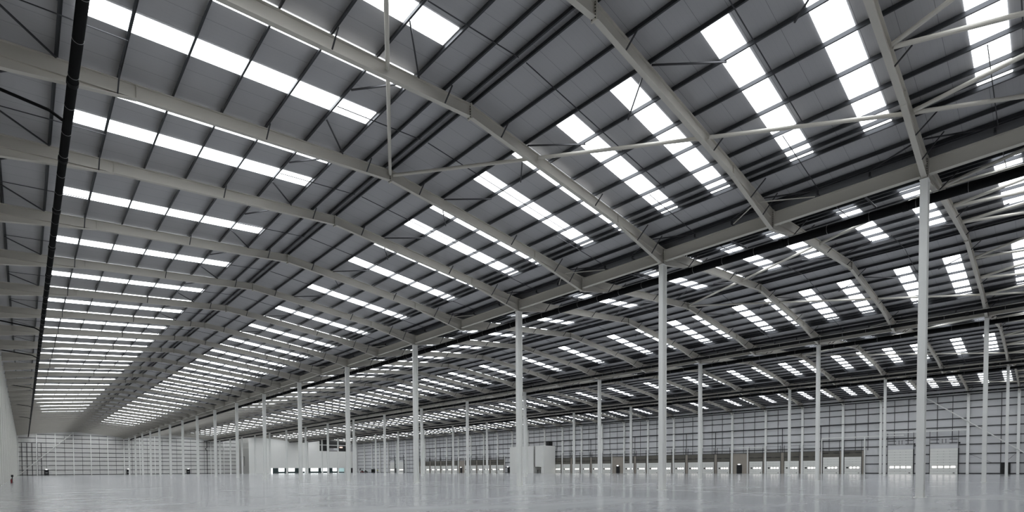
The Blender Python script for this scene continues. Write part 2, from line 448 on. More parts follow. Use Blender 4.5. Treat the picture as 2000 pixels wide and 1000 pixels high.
# ------------------------------------------------------------------ white tube bracing under the roof of the first bays
def node(k, j, n): return Vector((XA[k]+4.135*j, F(n), ZA-SL*abs(4.135*j)-.27))
tubes = []
for k in range(4):
    for s, sd in ((-1, 'left'), (1, 'right')):
        for m in range(3):
            a, b = node(k, s*m, 3-m), node(k, s*(m+1), 2-m)
            tubes.append((a, b, f'long white bracing tube between {nth(4-m)} and {nth(5-m)} rafters, {sd} slope of {SPAN[k]} span'))
        for m in (1, 2, 3):
            for d, w in ((m-1, 'ridge'), (m, 'valley')):
                tubes.append((node(k, s*m, 0), node(k, s*min(d*1.34, 3.9), -1)+Vector((-s*.06 if d == m else s*.06, 0, 0)), f'white lattice tube, {nth(m)} node from ridge towards {w}, {sd} slope of {SPAN[k]} span'))
for a, b, lab in tubes:
    if not seg_score(a, b, 1): continue
    d = (b-a).normalized(); mbb = MB().tube((0, 0, 0)+d*.16 if False else tuple(d*.2), tuple((b-a)-d*.2), .085, 12)
    e = obj('bracing_tube', None, a); tag(e, lab, 'bracing', 'tubular braces under the roof')
    obj('tube', mbb.mesh('tube', m_paint, smooth=False), (0, 0, 0), e)
    for p, q in ((Vector((0, 0, 0)), d), ((b-a), -d)):
        obj('end_plate', MB().bar(p+q*.14, p+q*.36, .015, .2).mesh('end_plate', m_paint), (0, 0, 0), e)
# thin plan braces from the mid-frame rafters to the valley beams
for r in (1, 2, 3):
    for n in range(1, 12, 2):
        for s, sd in ((-1, 'camera'), (1, 'far')):
            a = Vector((XV[r]-2.1, F(n)+s*.15, 15.75)); b = Vector((XV[r]-.1, F(n)+s*2.2, 15.95))
            if not seg_score(a, b, 1): continue
            o = obj('knee_brace', MB().tube((0, 0, 0), b-a, .03, 8).mesh('knee_brace', m_paint), a)
            tag(o, f'thin pale knee brace on the {sd} side of the {nth(n+2)} rafter, {["","first","second","third"][r]} valley', 'brace', 'knee braces at the valley beams')

# ------------------------------------------------------------------ black rainwater pipes
def pipe_run(x, z, r, lab, nmax=NEND, hang=True):
    y0, y1 = YNEAR+.5, F(nmax)-.3
    e = obj('rainwater_pipe', None, (x, 0, z)); tag(e, lab, 'pipe', 'black drainage pipes under the roof')
    obj('pipe', MB().tube((0, y0, 0), (0, y1, 0), r, 20).mesh('pipe', m_black, smooth=False), (0, 0, 0), e)
    for p in e.children[0].data.polygons: p.use_smooth = len(p.vertices) == 4
    obj('support_rail', MB().box(-.02, .02, y0, y1, r+.05, r+.08).mesh('support_rail', m_rail), (0, 0, 0), e)
    ring = MB(); seg = 20
    for j in range(seg):
        t0, t1 = 2*math.pi*j/seg, 2*math.pi*(j+1)/seg
        q = []
        for yy in (-.005, .005):
            for rr, t in ((r+.001, t0), (r+.01, t0), (r+.01, t1), (r+.001, t1)): q.append((rr*math.cos(t), yy, rr*math.sin(t)))
        ring.hexa(q)
    ring.box(-.01, .01, -.01, .01, r, r+.05)
    rm = ring.mesh('pipe_clamp', m_rail)
    sock = MB().tube((0, -.12, 0), (0, .12, 0), r+.022, 20).mesh('pipe_socket', m_black)
    c = 0; y = -1.
    while y < y1 and c < 100:
        if px((x, y, z)) and inview((x, y, z), 150):
            obj('pipe_clamp', rm, (0, y, 0), e); c += 1
            if c % 3 == 1: obj('pipe_socket', sock, (0, y+.45, 0), e)
        y += 2.0 if y < 120 else 4.
    return e
pipe_run(1.53, 15.0, .15, 'black rainwater pipe hung under the roof beside the left wall')
pipe_run(33.93, 15.05, .235, 'thick black rainwater pipe beyond the nearest column row')
pipe_run(62.1, 15.12, .165, 'thin black rainwater pipe in front of the middle column row')
pipe_run(67.1, 15.08, .22, 'black rainwater pipe just beyond the middle column row')
pipe_run(95.4, 15.12, .17, 'thin black rainwater pipe in front of the farthest column row', 32)
pipe_run(100.4, 15.1, .2, 'black rainwater pipe just beyond the farthest column row', 32)
pipe_run(128.4, 15.3, .14, 'black rainwater pipe hung in front of the dock wall eaves', 32)
# branch pipes off the left run, and hanging brackets of the first valley
for n in (3, 8, 10, 14, 18, 22):
    y = F(n)+3.2 if n > 3 else 26.3
    o = obj('branch_pipe', MB().tube((X0-.45, 0, 15.55), (1.0, 0, 15.25), .06, 12).tube((1.0, 0, 15.25), (1.45, 0, 15.02), .06, 12).mesh('branch_pipe', m_black), (0, y, 0))
    tag(o, f'short black branch pipe joining the left wall pipe in the {nth(n+2)} bay', 'pipe', 'branch pipes at the left wall')
for n in range(0, 14):
    y = F(n)+2.4
    o = obj('pipe_bracket', MB().bar((-2.3, 0, .15), (.0, 0, .44), .08, .05).bar((0, 0, .42), (0, 0, .325), .06, .06).mesh('pipe_bracket', m_rod), (33.93, y, 15.05))
    tag(o, f'black bracket arm holding the thick rainwater pipe, {nth(n+2)} bay from camera', 'bracket', 'pipe brackets at the nearest valley')

# ------------------------------------------------------------------ wall posts
def post_mesh(h, cb=.16): return h_column(h, cb, .23).mesh('post', m_post)
pl = post_mesh(15.6)
for n in range(-1, NEND+1):
    if inview((X0, F(n), 8), 400) or inview((X0, F(n), 1), 400):
        o = obj('wall_post', pl, (X0-.23, F(n) if n < NEND else YEND-.2, 0))
        tag(o, f'grey-white steel post against the left wall, {nth(n+2)} frame from the camera', 'post', 'posts of the left wall')
pr = post_mesh(15.2, .2)
for n in range(-1, 32):
    if inview((131.3, F(n), 6), 300):
        e = obj('dock_wall_post', None, (131.38, F(n), 0)); tag(e, f'white steel post on the dock wall, at the {nth(n+2) if n > -2 else "outermost"} rafter from the camera', 'post', 'main posts of the dock wall')
        obj('shaft', pr, (0, 0, 0), e)
        obj('eaves_bracket', MB().hexa([(-.23, -.03, 14.6), (-.2, -.03, 14.4), (-.2, .03, 14.4), (-.23, .03, 14.6), (-1.3, -.03, 15.25), (-.2, -.03, 15.3), (-.2, .03, 15.3), (-1.3, .03, 15.25)]).mesh('eaves_bracket', m_col), (0, 0, 0), e)
# gable posts
GP = SP/6
GI = 0
for j in range(0, 25):
    x = X0+GP*j
    if x > 78.5: break
    k = min(int((x-X0+1e-6)//SP), 3)
    h = zroof(x, k)-.25
    if j % 6 == 0 and j: h = 15.0
    GI += 1
    o = obj('gable_post', h_column(h, .14, .12).mesh('gable_post', m_post), (x+(.2 if j == 0 else 0), YEND+.08, 0), None, math.pi/2)
    tag(o, f'slim white post on the far wall, {nth(GI)} counting from the left wall corner', 'post', 'posts of the far gable wall')

# ------------------------------------------------------------------ sheeting rails and their rods
ZG = [.12, 2.07, 3.88, 5.68, 7.27, 9.05, 10.68, 12.6, 13.9, 15.15]
def rail_mesh(L): return MB().box(-.045, -.035, .02, L-.02, -.1, .1).box(-.035, .045, .02, L-.02, .09, .1).box(-.035, .045, .02, L-.02, -.1, -.09).mesh('sheeting_rail', m_girt)
rmesh = {6.788: rail_mesh(6.788), 8.0: rail_mesh(8.0)}
RN = ['bottom', 'second', 'third', 'fourth', 'fifth', 'sixth', 'seventh', 'eighth', 'ninth', 'top']
BIG = {1: (1.38, 5.53), 2: (1.38, 5.53), 26: (1.9, 6.05), 27: (1.9, 6.05)}
def door_holes(n):
    """(y0, y1, z) openings of dock wall bay n that cut the lower rails"""
    h = []
    if n in BIG: h.append((*BIG[n], 5.05))
    return h
crails = []
for n in range(-1, 32):
    L = baylen(n)
    for i, z in enumerate(ZG):
        docks = 4 <= n <= 24 or n == 3
        if docks and z < 4.9 and n not in (3, 14, 17, 15, 16): continue
        pieces = [(0, 2.7)] if n == 3 and z < 4.9 else [(0, L)]
        for y0, y1, zt in door_holes(n):
            if z < zt: pieces = [(0, y0-.1), (y1+.1, L)]
        for pi, (a, b) in enumerate(pieces):
            s = seg_score((131.5, F(n)+a, z), (131.5, F(n)+b, z), b-a)
            if s: crails.append((s, n, i, z, a, b, pi, len(pieces)))
crails.sort(key=lambda t: -t[0])
mb = MB()
for q, (s, n, i, z, a, b, pi, np_) in enumerate(crails):
    if q < 230:
        L = baylen(n)
        me = rmesh[L] if b-a == L else rail_mesh(b-a)
        o = obj('sheeting_rail', me, (131.68, F(n)+a, z))
        side = '' if np_ == 1 else (' right of the door' if pi == 0 else ' left of the door')
        tag(o, f'dark horizontal rail on the dock wall, {RN[i]} up, {nth(n+2) if n > -2 else "outermost"} bay{side}', 'rail', 'sheeting rails of the dock wall')
    else:
        mb.box(131.64, 131.72, F(n)+a+.02, F(n)+b-.02, z-.1, z+.1)
o = obj('distant_sheeting_rail', mb.mesh('distant_sheeting_rail', m_girt)); tag(o, 'remaining dark rails on the distant end of the dock wall', 'rail'); o['kind'] = 'stuff'
ZH = [.2, 2.05, 3.9, 5.68, 7.3, 9.06, 10.92, 12.77, 14.6, 16.1]
gr = MB().box(.02, GP-.02, -.04, -.03, -.11, .11).box(.02, GP-.02, -.03, .04, .1, .11).box(.02, GP-.02, -.03, .04, -.11, -.1).mesh('gable_rail', m_girt)
for j in range(15):
    x = X0+GP*j
    if x > 76: break
    for i, z in enumerate(ZH):
        if z > 16 and not (j % 6 in (1, 2, 3, 4)): continue
        o = obj('gable_rail', gr, (x, YEND+.3, z))
        tag(o, f'dark horizontal rail on the far wall, {RN[i]} up, {nth(j+1)} panel from left wall', 'rail', 'rails of the far gable wall')
    if j:
        o = obj('gable_rod', MB().box(-.045, .045, -.015, .015, .2, 15.8).mesh('gable_rod', m_girt), (x+GP/2, YEND+.235, 0))
        tag(o, f'thin vertical rod on the far wall in the {nth(j+1)} panel from left wall', 'rod', 'vertical rods of the far wall')
for i, x in enumerate((-.45, 1., 2.47, 4.02, 5.14)):
    o = obj('opening_stud', MB().box(-.1 if i != 3 else -.02, .1, -.04, .04, 0, 12.6).mesh('opening_stud', m_girt), (x, YEND+.08, 0))
    tag(o, f'dark vertical stud in the far wall corner, {nth(i+1)} from the left wall', 'stud', 'studs in the far left corner')
for n in range(-1, 28):
    L = baylen(n)
    for q, t in enumerate((1/3, 2/3)):
        y = F(n)+L*t
        if not inview((131.4, y, 8), 200): continue
        z0 = 5.0 if 3 <= n <= 24 and n not in (14, 15, 16, 17) else .12
        if n in BIG: z0 = 6.0
        o = obj('rail_tie_rod', MB().box(-.012, .012, -.05, .05, z0, 15.1).mesh('rail_tie_rod', m_girt), (131.618, y, 0))
        tag(o, f'thin vertical rod on the dock wall, {"right" if q == 0 else "left"} one in the {nth(n+2)} bay', 'rod', 'vertical rods of the dock wall')
# wall struts
o = obj('wall_strut', MB().tube((131.0, -1.1, .1), (131.0, F(2)-.4, 15.2), .1, 12).mesh('wall_strut', m_col)); tag(o, 'long white diagonal strut across the dock wall near the right edge', 'strut')
o = obj('wall_strut', MB().tube((-1.5, YEND-.36, .15), (XA[0]-.1, YEND-.36, 17.0), .14, 12).mesh('wall_strut', m_col)); tag(o, 'long white diagonal strut climbing the far wall from the left corner', 'strut')
o = obj('tie_tube', MB().tube((-1.5, YEND-.13, 3.98), (7.2, YEND-.13, 3.98), .06, 8).mesh('tie_tube', m_col)); tag(o, 'thin white horizontal tube low in the far left corner', 'tube')
for a, b, c, lab in (((131.45, F(0)+.3, 3.8), (131.45, F(0)+1.6, 2.2), 0, 'thin dark diagonal rod above the black door on the right'), ((131.45, F(1)-.3, 3.8), (131.45, F(1)-3.4, 2.1), 0, 'thin dark diagonal rod beside the white post right of the big doors')):
    o = obj('diagonal_rod', MB().bar(a, b, .04, .04).mesh('diagonal_rod', m_girt)); tag(o, lab, 'rod')

# ------------------------------------------------------------------ doors
dn = 0
ln = 0
def lamp(x, y, z, lab, along='y'):
    global ln
    ln += 1
    e = obj('emergency_lamp', None, (x, y, z)); tag(e, lab, 'lamp', 'lamps above the exit doors')
    if along == 'y':
        obj('housing', MB().box(0, .06, -.28, .28, -.11, .11).mesh('housing', m_hat), (0, 0, 0), e)
        obj('diffuser', MB().box(-.05, 0, -.26, .26, -.09, .09).mesh('diffuser', m_lamp), (0, 0, 0), e)
    else:
        obj('housing', MB().box(-.28, .28, 0, .06, -.11, .11).mesh('housing', m_hat), (0, 0, 0), e)
        obj('diffuser', MB().box(-.26, .26, -.05, 0, -.09, .09).mesh('diffuser', m_lamp), (0, 0, 0), e)
def exit_door(y0, w, h=2.1, x=131.2):
    if y0 < 20 or 116 < y0 < 138 or y0 > 200: x = 131.6
    global dn
    dn += 1
    e = struct(obj(f'door_{dn}', None, (x, y0, 0)))
    fr = MB().box(0, .1, -.07, 0, 0, h+.07).box(0, .1, w, w+.07, 0, h+.07).box(0, .1, 0, w, h, h+.07)
    obj('door_frame', fr.mesh('door_frame', m_blackdoor), (0, 0, 0), e)
    lf = obj('door_leaf', MB().box(.02, .07, .01, w-.01, .01, h).mesh('door_leaf', m_blackdoor), (0, 0, 0), e)
    obj('push_bar', MB().tube((-.04, .1, 1.0), (-.04, w-.1, 1.0), .02, 8).box(-.04, .02, .1, .16, .97, 1.03).box(-.04, .02, w-.16, w-.1, .97, 1.03).mesh('push_bar', m_bolt), (0, 0, 0), lf)
dock_cache = {}
def dock_meshes(w, h):
    if (w, h) in dock_cache: return dock_cache[(w, h)]
    leaf = MB(); np_ = 6 if h < 3.3 else 7; ph = h/np_
    for i in range(np_):
        leaf.box(0, .05, 0, w, i*ph+.012, (i+1)*ph-.012)
    leaf.box(.015, .045, 0, w, 0, h, 1)
    # hinge dots
    for i in range(1, np_):
        for f in (.3, .5, .7): leaf.box(-.012, 0, w*f-.03, w*f+.03, i*ph-.03, i*ph+.03, 2)
    tr = MB().box(-.02, .1, 0, .07, 0, h+3.7)
    sh = MB().tube((-.06, -.1, h+.95), (-.06, w+.1, h+.95), .02, 8).tube((-.06, .05, h+.95), (-.06, w*.34, h+.95), .07, 10).tube((-.06, w*.66, h+.95), (-.06, w-.05, h+.95), .07, 10)
    hd = MB().box(.02, .06, -.1, w+.1, h+.01, 5.0)  # sheet over the brown panel, painted in its shaded tone
    bar_ = MB().box(-.03, .0, -.1, w+.1, h+3.5, h+3.56)
    r = (leaf.mesh('door_leaf', m_door, m_doorline, m_bolt), tr.mesh('door_track', m_rod), sh.mesh('spring_shaft', m_rod), hd.mesh('over_door_panel', m_conc_shaded),
         MB().box(-.03, .0, -.21, .21, -.17, .17).mesh('pane', m_pane), MB().box(-.03, 0, -.2, .2, -.15, .15).mesh('dark_pane', m_panedark),
         MB().box(-.05, 0, -.12, .12, -.06, .06).mesh('pull_handle', m_blackdoor), MB().box(-.01, .06, -.12, 0, 0, h).mesh('weather_strip', m_blackdoor), bar_.mesh('track_tie', m_rod))
    dock_cache[(w, h)] = r
    return r
def dock_door(y0, w=3.1, h=2.95):
    global dn
    dn += 1
    leaf, tr, sh, hd, pane, dpane, hdl, ws, tie = dock_meshes(w, h)
    e = struct(obj(f'door_{dn}', None, (131.22, y0, 0)))
    lf = obj('door_leaf', leaf, (0, 0, 0), e)
    obj('over_door_panel', hd, (0, 0, 0), e); obj('spring_shaft', sh, (0, 0, 0), e)
    obj('door_track', tr, (0, -.09, 0), e); obj('door_track', tr, (0, w+.02, 0), e); obj('track_tie', tie, (0, 0, 0), e)
    for i, f in enumerate((.19, .40, .61, .82)):
        obj('dark_pane' if i == 3 else 'pane', dpane if i == 3 else pane, (0, w*f, 1.33), lf)
    obj('pull_handle', hdl, (0, .45, .2), lf); obj('bumper', ws, (0, 0, 0), e)
def big_door(y0, w=4.15, h=5.0):
    global dn
    dn += 1
    e = struct(obj(f'door_{dn}', None, (131.22, y0, 0)))
    leaf = MB(); np_ = 9; ph = h/np_
    for i in range(np_): leaf.box(0, .05, 0, w, i*ph+.012, (i+1)*ph-.012)
    leaf.box(.015, .045, 0, w, 0, h, 1)
    for i in range(1, np_):
        for f in (.28, .5, .72): leaf.box(-.012, 0, w*f-.04, w*f+.04, i*ph-.035, i*ph+.035, 2)
    lf = obj('door_leaf', leaf.mesh('door_leaf', m_door, m_doorline, m_bolt), (0, 0, 0), e)
    tr = MB().box(-.03, .1, 0, .07, 0, 8.4).mesh('door_track', m_rod)
    obj('door_track', tr, (0, -.09, 0), e); obj('door_track', tr, (0, w+.02, 0), e)
    for z in (6.05, 6.75):
        s = MB().tube((-.06, -.15, z), (-.06, w+.15, z), .02, 8).tube((-.06, .05, z), (-.06, w*.3, z), .075, 10).tube((-.06, w*.67, z), (-.06, w-.05, z), .075, 10)
        obj('spring_shaft', s.mesh('spring_shaft', m_rod), (0, 0, 0), e)
    obj('spring_mount', MB().box(-.08, -.04, w*.42, w*.44, 6.0, 6.85).box(-.08, -.04, w*.54, w*.56, 6.0, 6.85).mesh('spring_mount', m_rod), (0, 0, 0), e)
    obj('drive_unit', MB().box(-.15, .0, -.35, -.08, 5.85, 6.15).mesh('drive_unit', m_blackdoor), (0, 0, 0), e)
    obj('over_door_panel', MB().box(.03, .06, -.05, w+.05, h, h+.8).mesh('over_door_panel', m_wall), (0, 0, 0), e)
    p = MB().box(-.03, 0, -.33, .33, -.18, .18).mesh('pane', m_pane)
    for f in (.16, .38, .61, .83): obj('pane', p, (0, w*f, 1.38), lf)
    obj('pull_handle', MB().box(-.05, 0, -.15, .15, -.07, .07).mesh('pull_handle', m_blackdoor), (0, .55, .22), lf)
    obj('bumper', MB().box(-.02, .07, -.17, 0, 0, h).mesh('bumper', m_blackdoor), (0, 0, 0), e)
dock_door(28.02, 3.1, 3.67)
for n in range(4, 25):
    if n in (15, 16): continue
    for half in (0, 1):
        if (n, half) in ((6, 1), (11, 0), (14, 1), (17, 0), (20, 1)): continue
        dock_door(F(n)+(.65 if half == 0 else 4.65), 3.1, 3.67 if (n, half) == (4, 0) else 2.95)
for n, (a, b) in BIG.items(): big_door(F(n)+a)
for y, w in ((5.34, 1.14), (53.08, 1.14), (89.05, 1.1), (116.5, 1.2), (137.1, 1.2), (165.0, 1.15), (216.0, 1.1)):
    exit_door(y, w)
LAB = ['beside the right-hand white posts', 'in the sixth dock group', 'beyond', 'x', 'y', 'z', 'w']
for y, lab in ((53.65, 'small lit lamp over the black door in the nearest brown panel'), (89.6, 'small lit lamp over the black door in the second brown panel'),
               (117.1, 'small lit lamp over the black door just right of the white enclosure'), (137.7, 'small lit lamp over the black door just left of the white enclosure'),
               (165.6, 'small lit lamp over the black door in the farthest brown panel')):
    lamp(131.1, y, 2.28, lab)
# far wall exit doors
for i, (x, w) in enumerate(((5.89, 1.28), (32.3, 1.28), (54.7, 1.3), (39.5, .01))):
    if w < .1: continue
    dn += 1
    e = struct(obj(f'door_{dn}', None, (x, YEND+.02, 0)))
    obj('door_frame', MB().box(-.07, 0, 0, .1, 0, 2.2).box(w, w+.07, 0, .1, 0, 2.2).box(0, w, 0, .1, 2.13, 2.2).mesh('door_frame', m_blackdoor), (0, 0, 0), e)
    obj('door_leaf', MB().box(.01, w-.01, .03, .08, .01, 2.12).mesh('door_leaf', m_blackdoor), (0, 0, 0), e)
    obj('push_bar', MB().box(.3, w-.3, -.04, .02, .9, 1.05).mesh('push_bar', m_hat), (0, 0, 0), e)
    lamp(x+w/2, YEND-.03, 2.36, f'small lit lamp over the {["first","second","third"][i]} black door along the far wall', 'x')

# brown concrete panels behind the docks, white framing beams and jamb posts
wn2 = 0
for a, b in ((F(3)+.2-3.5, F(14)+3.85), (F(17)+4.3, F(24)+8)):
    a = max(a, 27.6)
    cuts = [a]+[F(n) for n in range(4, 26) if a+.5 < F(n) < b+.1]+([b] if b < F(25)-.1 else [])
    for i in range(len(cuts)-1):
        p, q = cuts[i]+(.22 if i or a > 28 and abs(a-F(17)-4.3) > .1 else 0), cuts[i+1]-.22
        struct(obj('wall_dock_panel', MB().box(131.30, 131.42, p, q, 0, 5.0).mesh('wall_dock_panel', m_conc)))
        struct(obj('trim_1', MB().box(131.2, 131.42, p, q, 5.0, 5.1).mesh('trim', m_rod)))
for y0, y1, z, jy, lab in ((F(3)+.21, 35.5, 7.9, (27.45, 35.5), 'above the two taller dock doors'), (F(6)+.21, F(7)-.21, 6.4, (51.65,), 'above the nearest brown door panel'),
                      (F(11)+.21, F(12)-.21, 6.4, (91.8,), 'above the second brown door panel'), (F(14)+.21, F(15)-.21, 6.4, (115.4,), 'right of the white enclosure'),
                      (F(17)+.21, F(18)-.21, 6.4, (139.5,), 'left of the white enclosure'), (F(20)+.21, F(21)-.21, 6.4, (163.2,), 'above the farthest brown door panel'),
                      (F(1)+.21, F(2)-.21, 8.45, (), 'above the nearer big loading door'), (F(2)+.21, F(3)-.21, 8.45, (), 'above the second big loading door')):
    for a, b in ([(y0, y1)] if z < 7.5 or z > 8 else [(F(3)-3.85, F(3)-.21), (F(3)+.21, F(4)-.21), (F(4)+.21, 35.5)]):
        o = obj('framing_beam', MB().box(131.14, 131.3, a, b, z-.1, z+.1).mesh('framing_beam', m_col))
        extra = '' if (z < 7.5 or z > 8) else {0: ', right piece', 1: ', middle piece', 2: ', left piece'}[[F(3)-3.85, F(3)+.21, F(4)+.21].index(a)]
        tag(o, f'white horizontal framing beam {lab}{extra}', 'beam', 'framing beams over the dock doors')
    for q, jj in enumerate(jy):
        o = obj('jamb_post', MB().box(131.14, 131.3, jj-.1, jj+.1, 0, z-.1).mesh('jamb_post', m_col))
        tag(o, f'slim white jamb post under the beam {lab}' + ('' if len(jy) == 1 else (', right one' if q == 0 else ', left one')), 'post', 'jamb posts between the dock doors')
for n in range(4, 25):
    if n in (6, 11, 14, 15, 16, 17, 20): continue
    o = obj('mounted_conduit', MB().box(131.12, 131.2, -.07, .07, 5.1, 10.6).mesh('mounted_conduit', m_rod), (0, F(n)+4.2, 0))
    tag(o, f'dark vertical conduit dropping between the dock doors of the {nth(n+2)} bay', 'conduit', 'conduits above the dock doors')
o = obj('cable_tray', MB().box(131.0, 131.14, F(3), F(24), 10.72, 10.84).mesh('cable_tray', m_rod)); tag(o, 'long dark cable tray running high along the dock wall', 'cable tray')
o = obj('downpipe', MB().tube((63.1, YEND-.3, 15.1), (63.1, YEND-.3, 12.2), .12, 10).tube((63.1, YEND-.3, 12.2), (62.5, YEND-.3, 11.9), .12, 10).tube((62.5, YEND-.3, 11.9), (62.5, YEND-.3, 11.4), .12, 10).tube((62.5, YEND-.3, 11.4), (63.1, YEND-.3, 11.1), .12, 10).tube((63.1, YEND-.3, 11.1), (63.1, YEND-.3, .0), .12, 10).mesh('downpipe', m_black))
tag(o, 'black downpipe with a kink on the far wall left of the office block', 'pipe')

# ------------------------------------------------------------------ office block at the far right
OY, OX = F(32)+.15, 76.84
# wall with an opening on the upper storey
b = MB(); ZT = 15.2
b.box(OX, 86.49, OY, OY+.2, 0, 2.5); b.box(OX, 131.2, OY, OY+.2, 2.5, 11.2); b.box(OX, 110.7, OY, OY+.2, 11.2, ZT); b.box(129.0, 131.2, OY, OY+.2, 11.2, ZT)
b.box(124.0, 127.3, OY, OY+.2, 0, 2.5); b.box(128.7, 131.2, OY, OY+.2, 0, 2.5)
for k, (xa, xb) in ((2, (OX, 97.89)), (3, (97.89, 110.7))):
    pts = [(xa, ZT), (xb, ZT), (xb, zroof(xb, k)+SH if k == 3 else 16.3)]
    if k == 2: pts += [(XA[2], ZA+SH), (xa, zroof(xa, 2)+SH)]
    else: pts += [(xa, 16.3)]
    b.prism_y(pts, OY, OY+.2)
struct(obj('wall_office_front', b.mesh('wall_office_front', m_plaster)))
struct(obj('wall_office_side', MB().box(OX, OX+.2, OY+.2, YEND+.3, 0, 16.6).mesh('wall_office_side', m_plaster_shaded)))
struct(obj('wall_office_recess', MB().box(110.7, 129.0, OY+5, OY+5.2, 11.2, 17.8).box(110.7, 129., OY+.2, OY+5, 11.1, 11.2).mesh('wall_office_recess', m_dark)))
o = obj('recess_beam', MB().box(110.75, 128.95, OY+.03, OY+.15, 14.15, 14.45).mesh('recess_beam', m_col)); tag(o, 'white beam across the dark upper opening of the office block', 'beam')
o = obj('lit_panel', MB().box(122.0, 123.6, OY+1, OY+1.2, 13.0, 13.7).mesh('lit_panel', m_pink)); tag(o, 'small pinkish lit panel inside the dark upper opening', 'panel')
e = obj('ductwork', None, (0, OY+1.5, 0)); tag(e, 'grey ductwork stacked inside the dark upper opening', 'duct')
obj('duct', MB().box(116.5, 121.2, 0, .8, 11.6, 12.9).mesh('duct', m_wall), (0, 0, 0), e)
obj('grille', MB().box(116.0, 118.8, -.1, 0, 12.2, 12.35).box(116.0, 118.8, -.1, 0, 12.6, 12.75).box(116.0, 118.8, -.1, 0, 13., 13.15).mesh('grille', m_dark), (0, 0, 0), e)
o = obj('handrail', MB().tube((77.4, OY+2.0, 8.4), (77.4, OY+7, 8.4), .1, 8).mesh('handrail', m_rod)); bpy.data.objects.remove(o)
o = obj('side_conduit', MB().box(OX-.11, OX-.01, OY+6.5, OY+12, 7.9, 8.1).box(OX-.11, OX-.01, OY+6.4, OY+6.6, 3.6, 8.1).mesh('side_conduit', m_rod)); tag(o, 'dark bent conduit on the shaded side of the office block', 'conduit')
# shopfront glazing: each window with frame, panes, dark base
def shopfront(x0, x1, dark_l=0., dark_r=0., base=.8, gm=None):
    global wn
    wn += 1
    e = struct(obj(f'window_{wn}', None, (x0, OY+.02, 0))); w = x1-x0
    fr = MB().box(0, .06, 0, .12, 0, 2.5).box(w-.06, w, 0, .12, 0, 2.5).box(0, w, 0, .12, 2.44, 2.5).box(0, w, 0, .12, 0, .06)
    obj('window_frame', fr.mesh('window_frame', m_teal), (0, 0, 0), e)
    g0, g1 = .06+dark_l, w-.06-dark_r
    if dark_l: obj('tinted_pane', MB().box(.06, g0, .04, .08, .06, 2.44).mesh('tinted_pane', m_teal), (0, 0, 0), e)
    if dark_r: obj('tinted_pane', MB().box(g1, w-.06, .04, .08, .06, 2.44).mesh('tinted_pane', m_teal), (0, 0, 0), e)
    if base: obj('spandrel', MB().box(g0, g1, .04, .08, .06, base).mesh('spandrel', m_teal), (0, 0, 0), e)
    obj('pane', MB().box(g0, g1, .04, .08, max(base, .06), 2.44).mesh('pane', gm or m_glass), (0, 0, 0), e)
shopfront(86.55, 87.5, 0, 0, 0.)
shopfront(87.5, 93.9, 2.6, .9)
shopfront(93.9, 98.9, .9, .9)
shopfront(98.9, 102.9, 1.0, .0)
shopfront(102.9, 104.7, 0, 0, 0.)
shopfront(104.7, 110.9, 1.2, 1.0)
shopfront(110.9, 116.3, .5, .6)
shopfront(116.3, 120.4, 1.2, .5)
shopfront(120.4, 124.0, .3, .0, .5, m_glass2)
dn += 1
e = struct(obj(f'door_{dn}', None, (127.3, OY+.02, 0)))
obj('door_leaf', MB().box(0.02, 1.38, .02, .08, 0, 2.2).mesh('door_leaf', m_blackdoor), (0, 0, 0), e)
obj('door_frame', MB().box(0, .02, 0, .15, 0, 2.5).box(1.38, 1.4, 0, .15, 0, 2.5).box(.02, 1.38, 0, .15, 2.2, 2.5).mesh('door_frame', m_blackdoor), (0, 0, 0), e)

# ------------------------------------------------------------------ white enclosure in front of the dock wall
EX = 125.0
e = obj('white_enclosure', None, (EX, 114.3, 0)); tag(e, 'big white boxed enclosure with a dark vertical slot standing before the dock wall', 'enclosure')
obj('left_cabin', MB().box(0, 5.9, 4.55, 15.9, 0, 9.1).mesh('left_cabin', m_plaster), (0, 0, 0), e)
obj('right_cabin', MB().box(0, 5.9, 0, 3.75, 2.15, 9.1).mesh('right_cabin', m_plaster), (0, 0, 0), e)
obj('slot_panel', MB().box(.6, 5.9, 3.75, 4.55, 2.15, 9.05).mesh('slot_panel', m_blackdoor), (0, 0, 0), e)
obj('side_wall', MB().box(0, 5.9, 0, 1.0, 0, 2.15).box(2.6, 2.8, 1.0, 4.55, 0, 2.15).mesh('side_wall', m_plaster), (0, 0, 0), e)
obj('door', MB().box(1.5, 1.6, 1.0, 2.05, 0, 2.12).mesh('door', m_red), (0, 0, 0), e)
obj('vent_box', MB().box(3, 5, .4, 1.5, 9.1, 10.7).mesh('vent_box', m_blackdoor), (0, 0, 0), e)
for o_, n_ in ((2.3, 'counter'),):
    t = obj('counter', None, (EX+1.6, 114.3+2.4, 0)); tag(t, 'small pale counter inside the open base of the white enclosure', 'counter')
    obj('counter_top', MB().box(0, .8, 0, 1.9, 1.0, 1.08).mesh('counter_top', m_girt), (0, 0, 0), t)
    for yy in (0, .5, 1.8): obj('leg', MB().box(.1, .2, yy, yy+.08, 0, 1.0).mesh('leg', m_girt), (0, 0, 0), t)

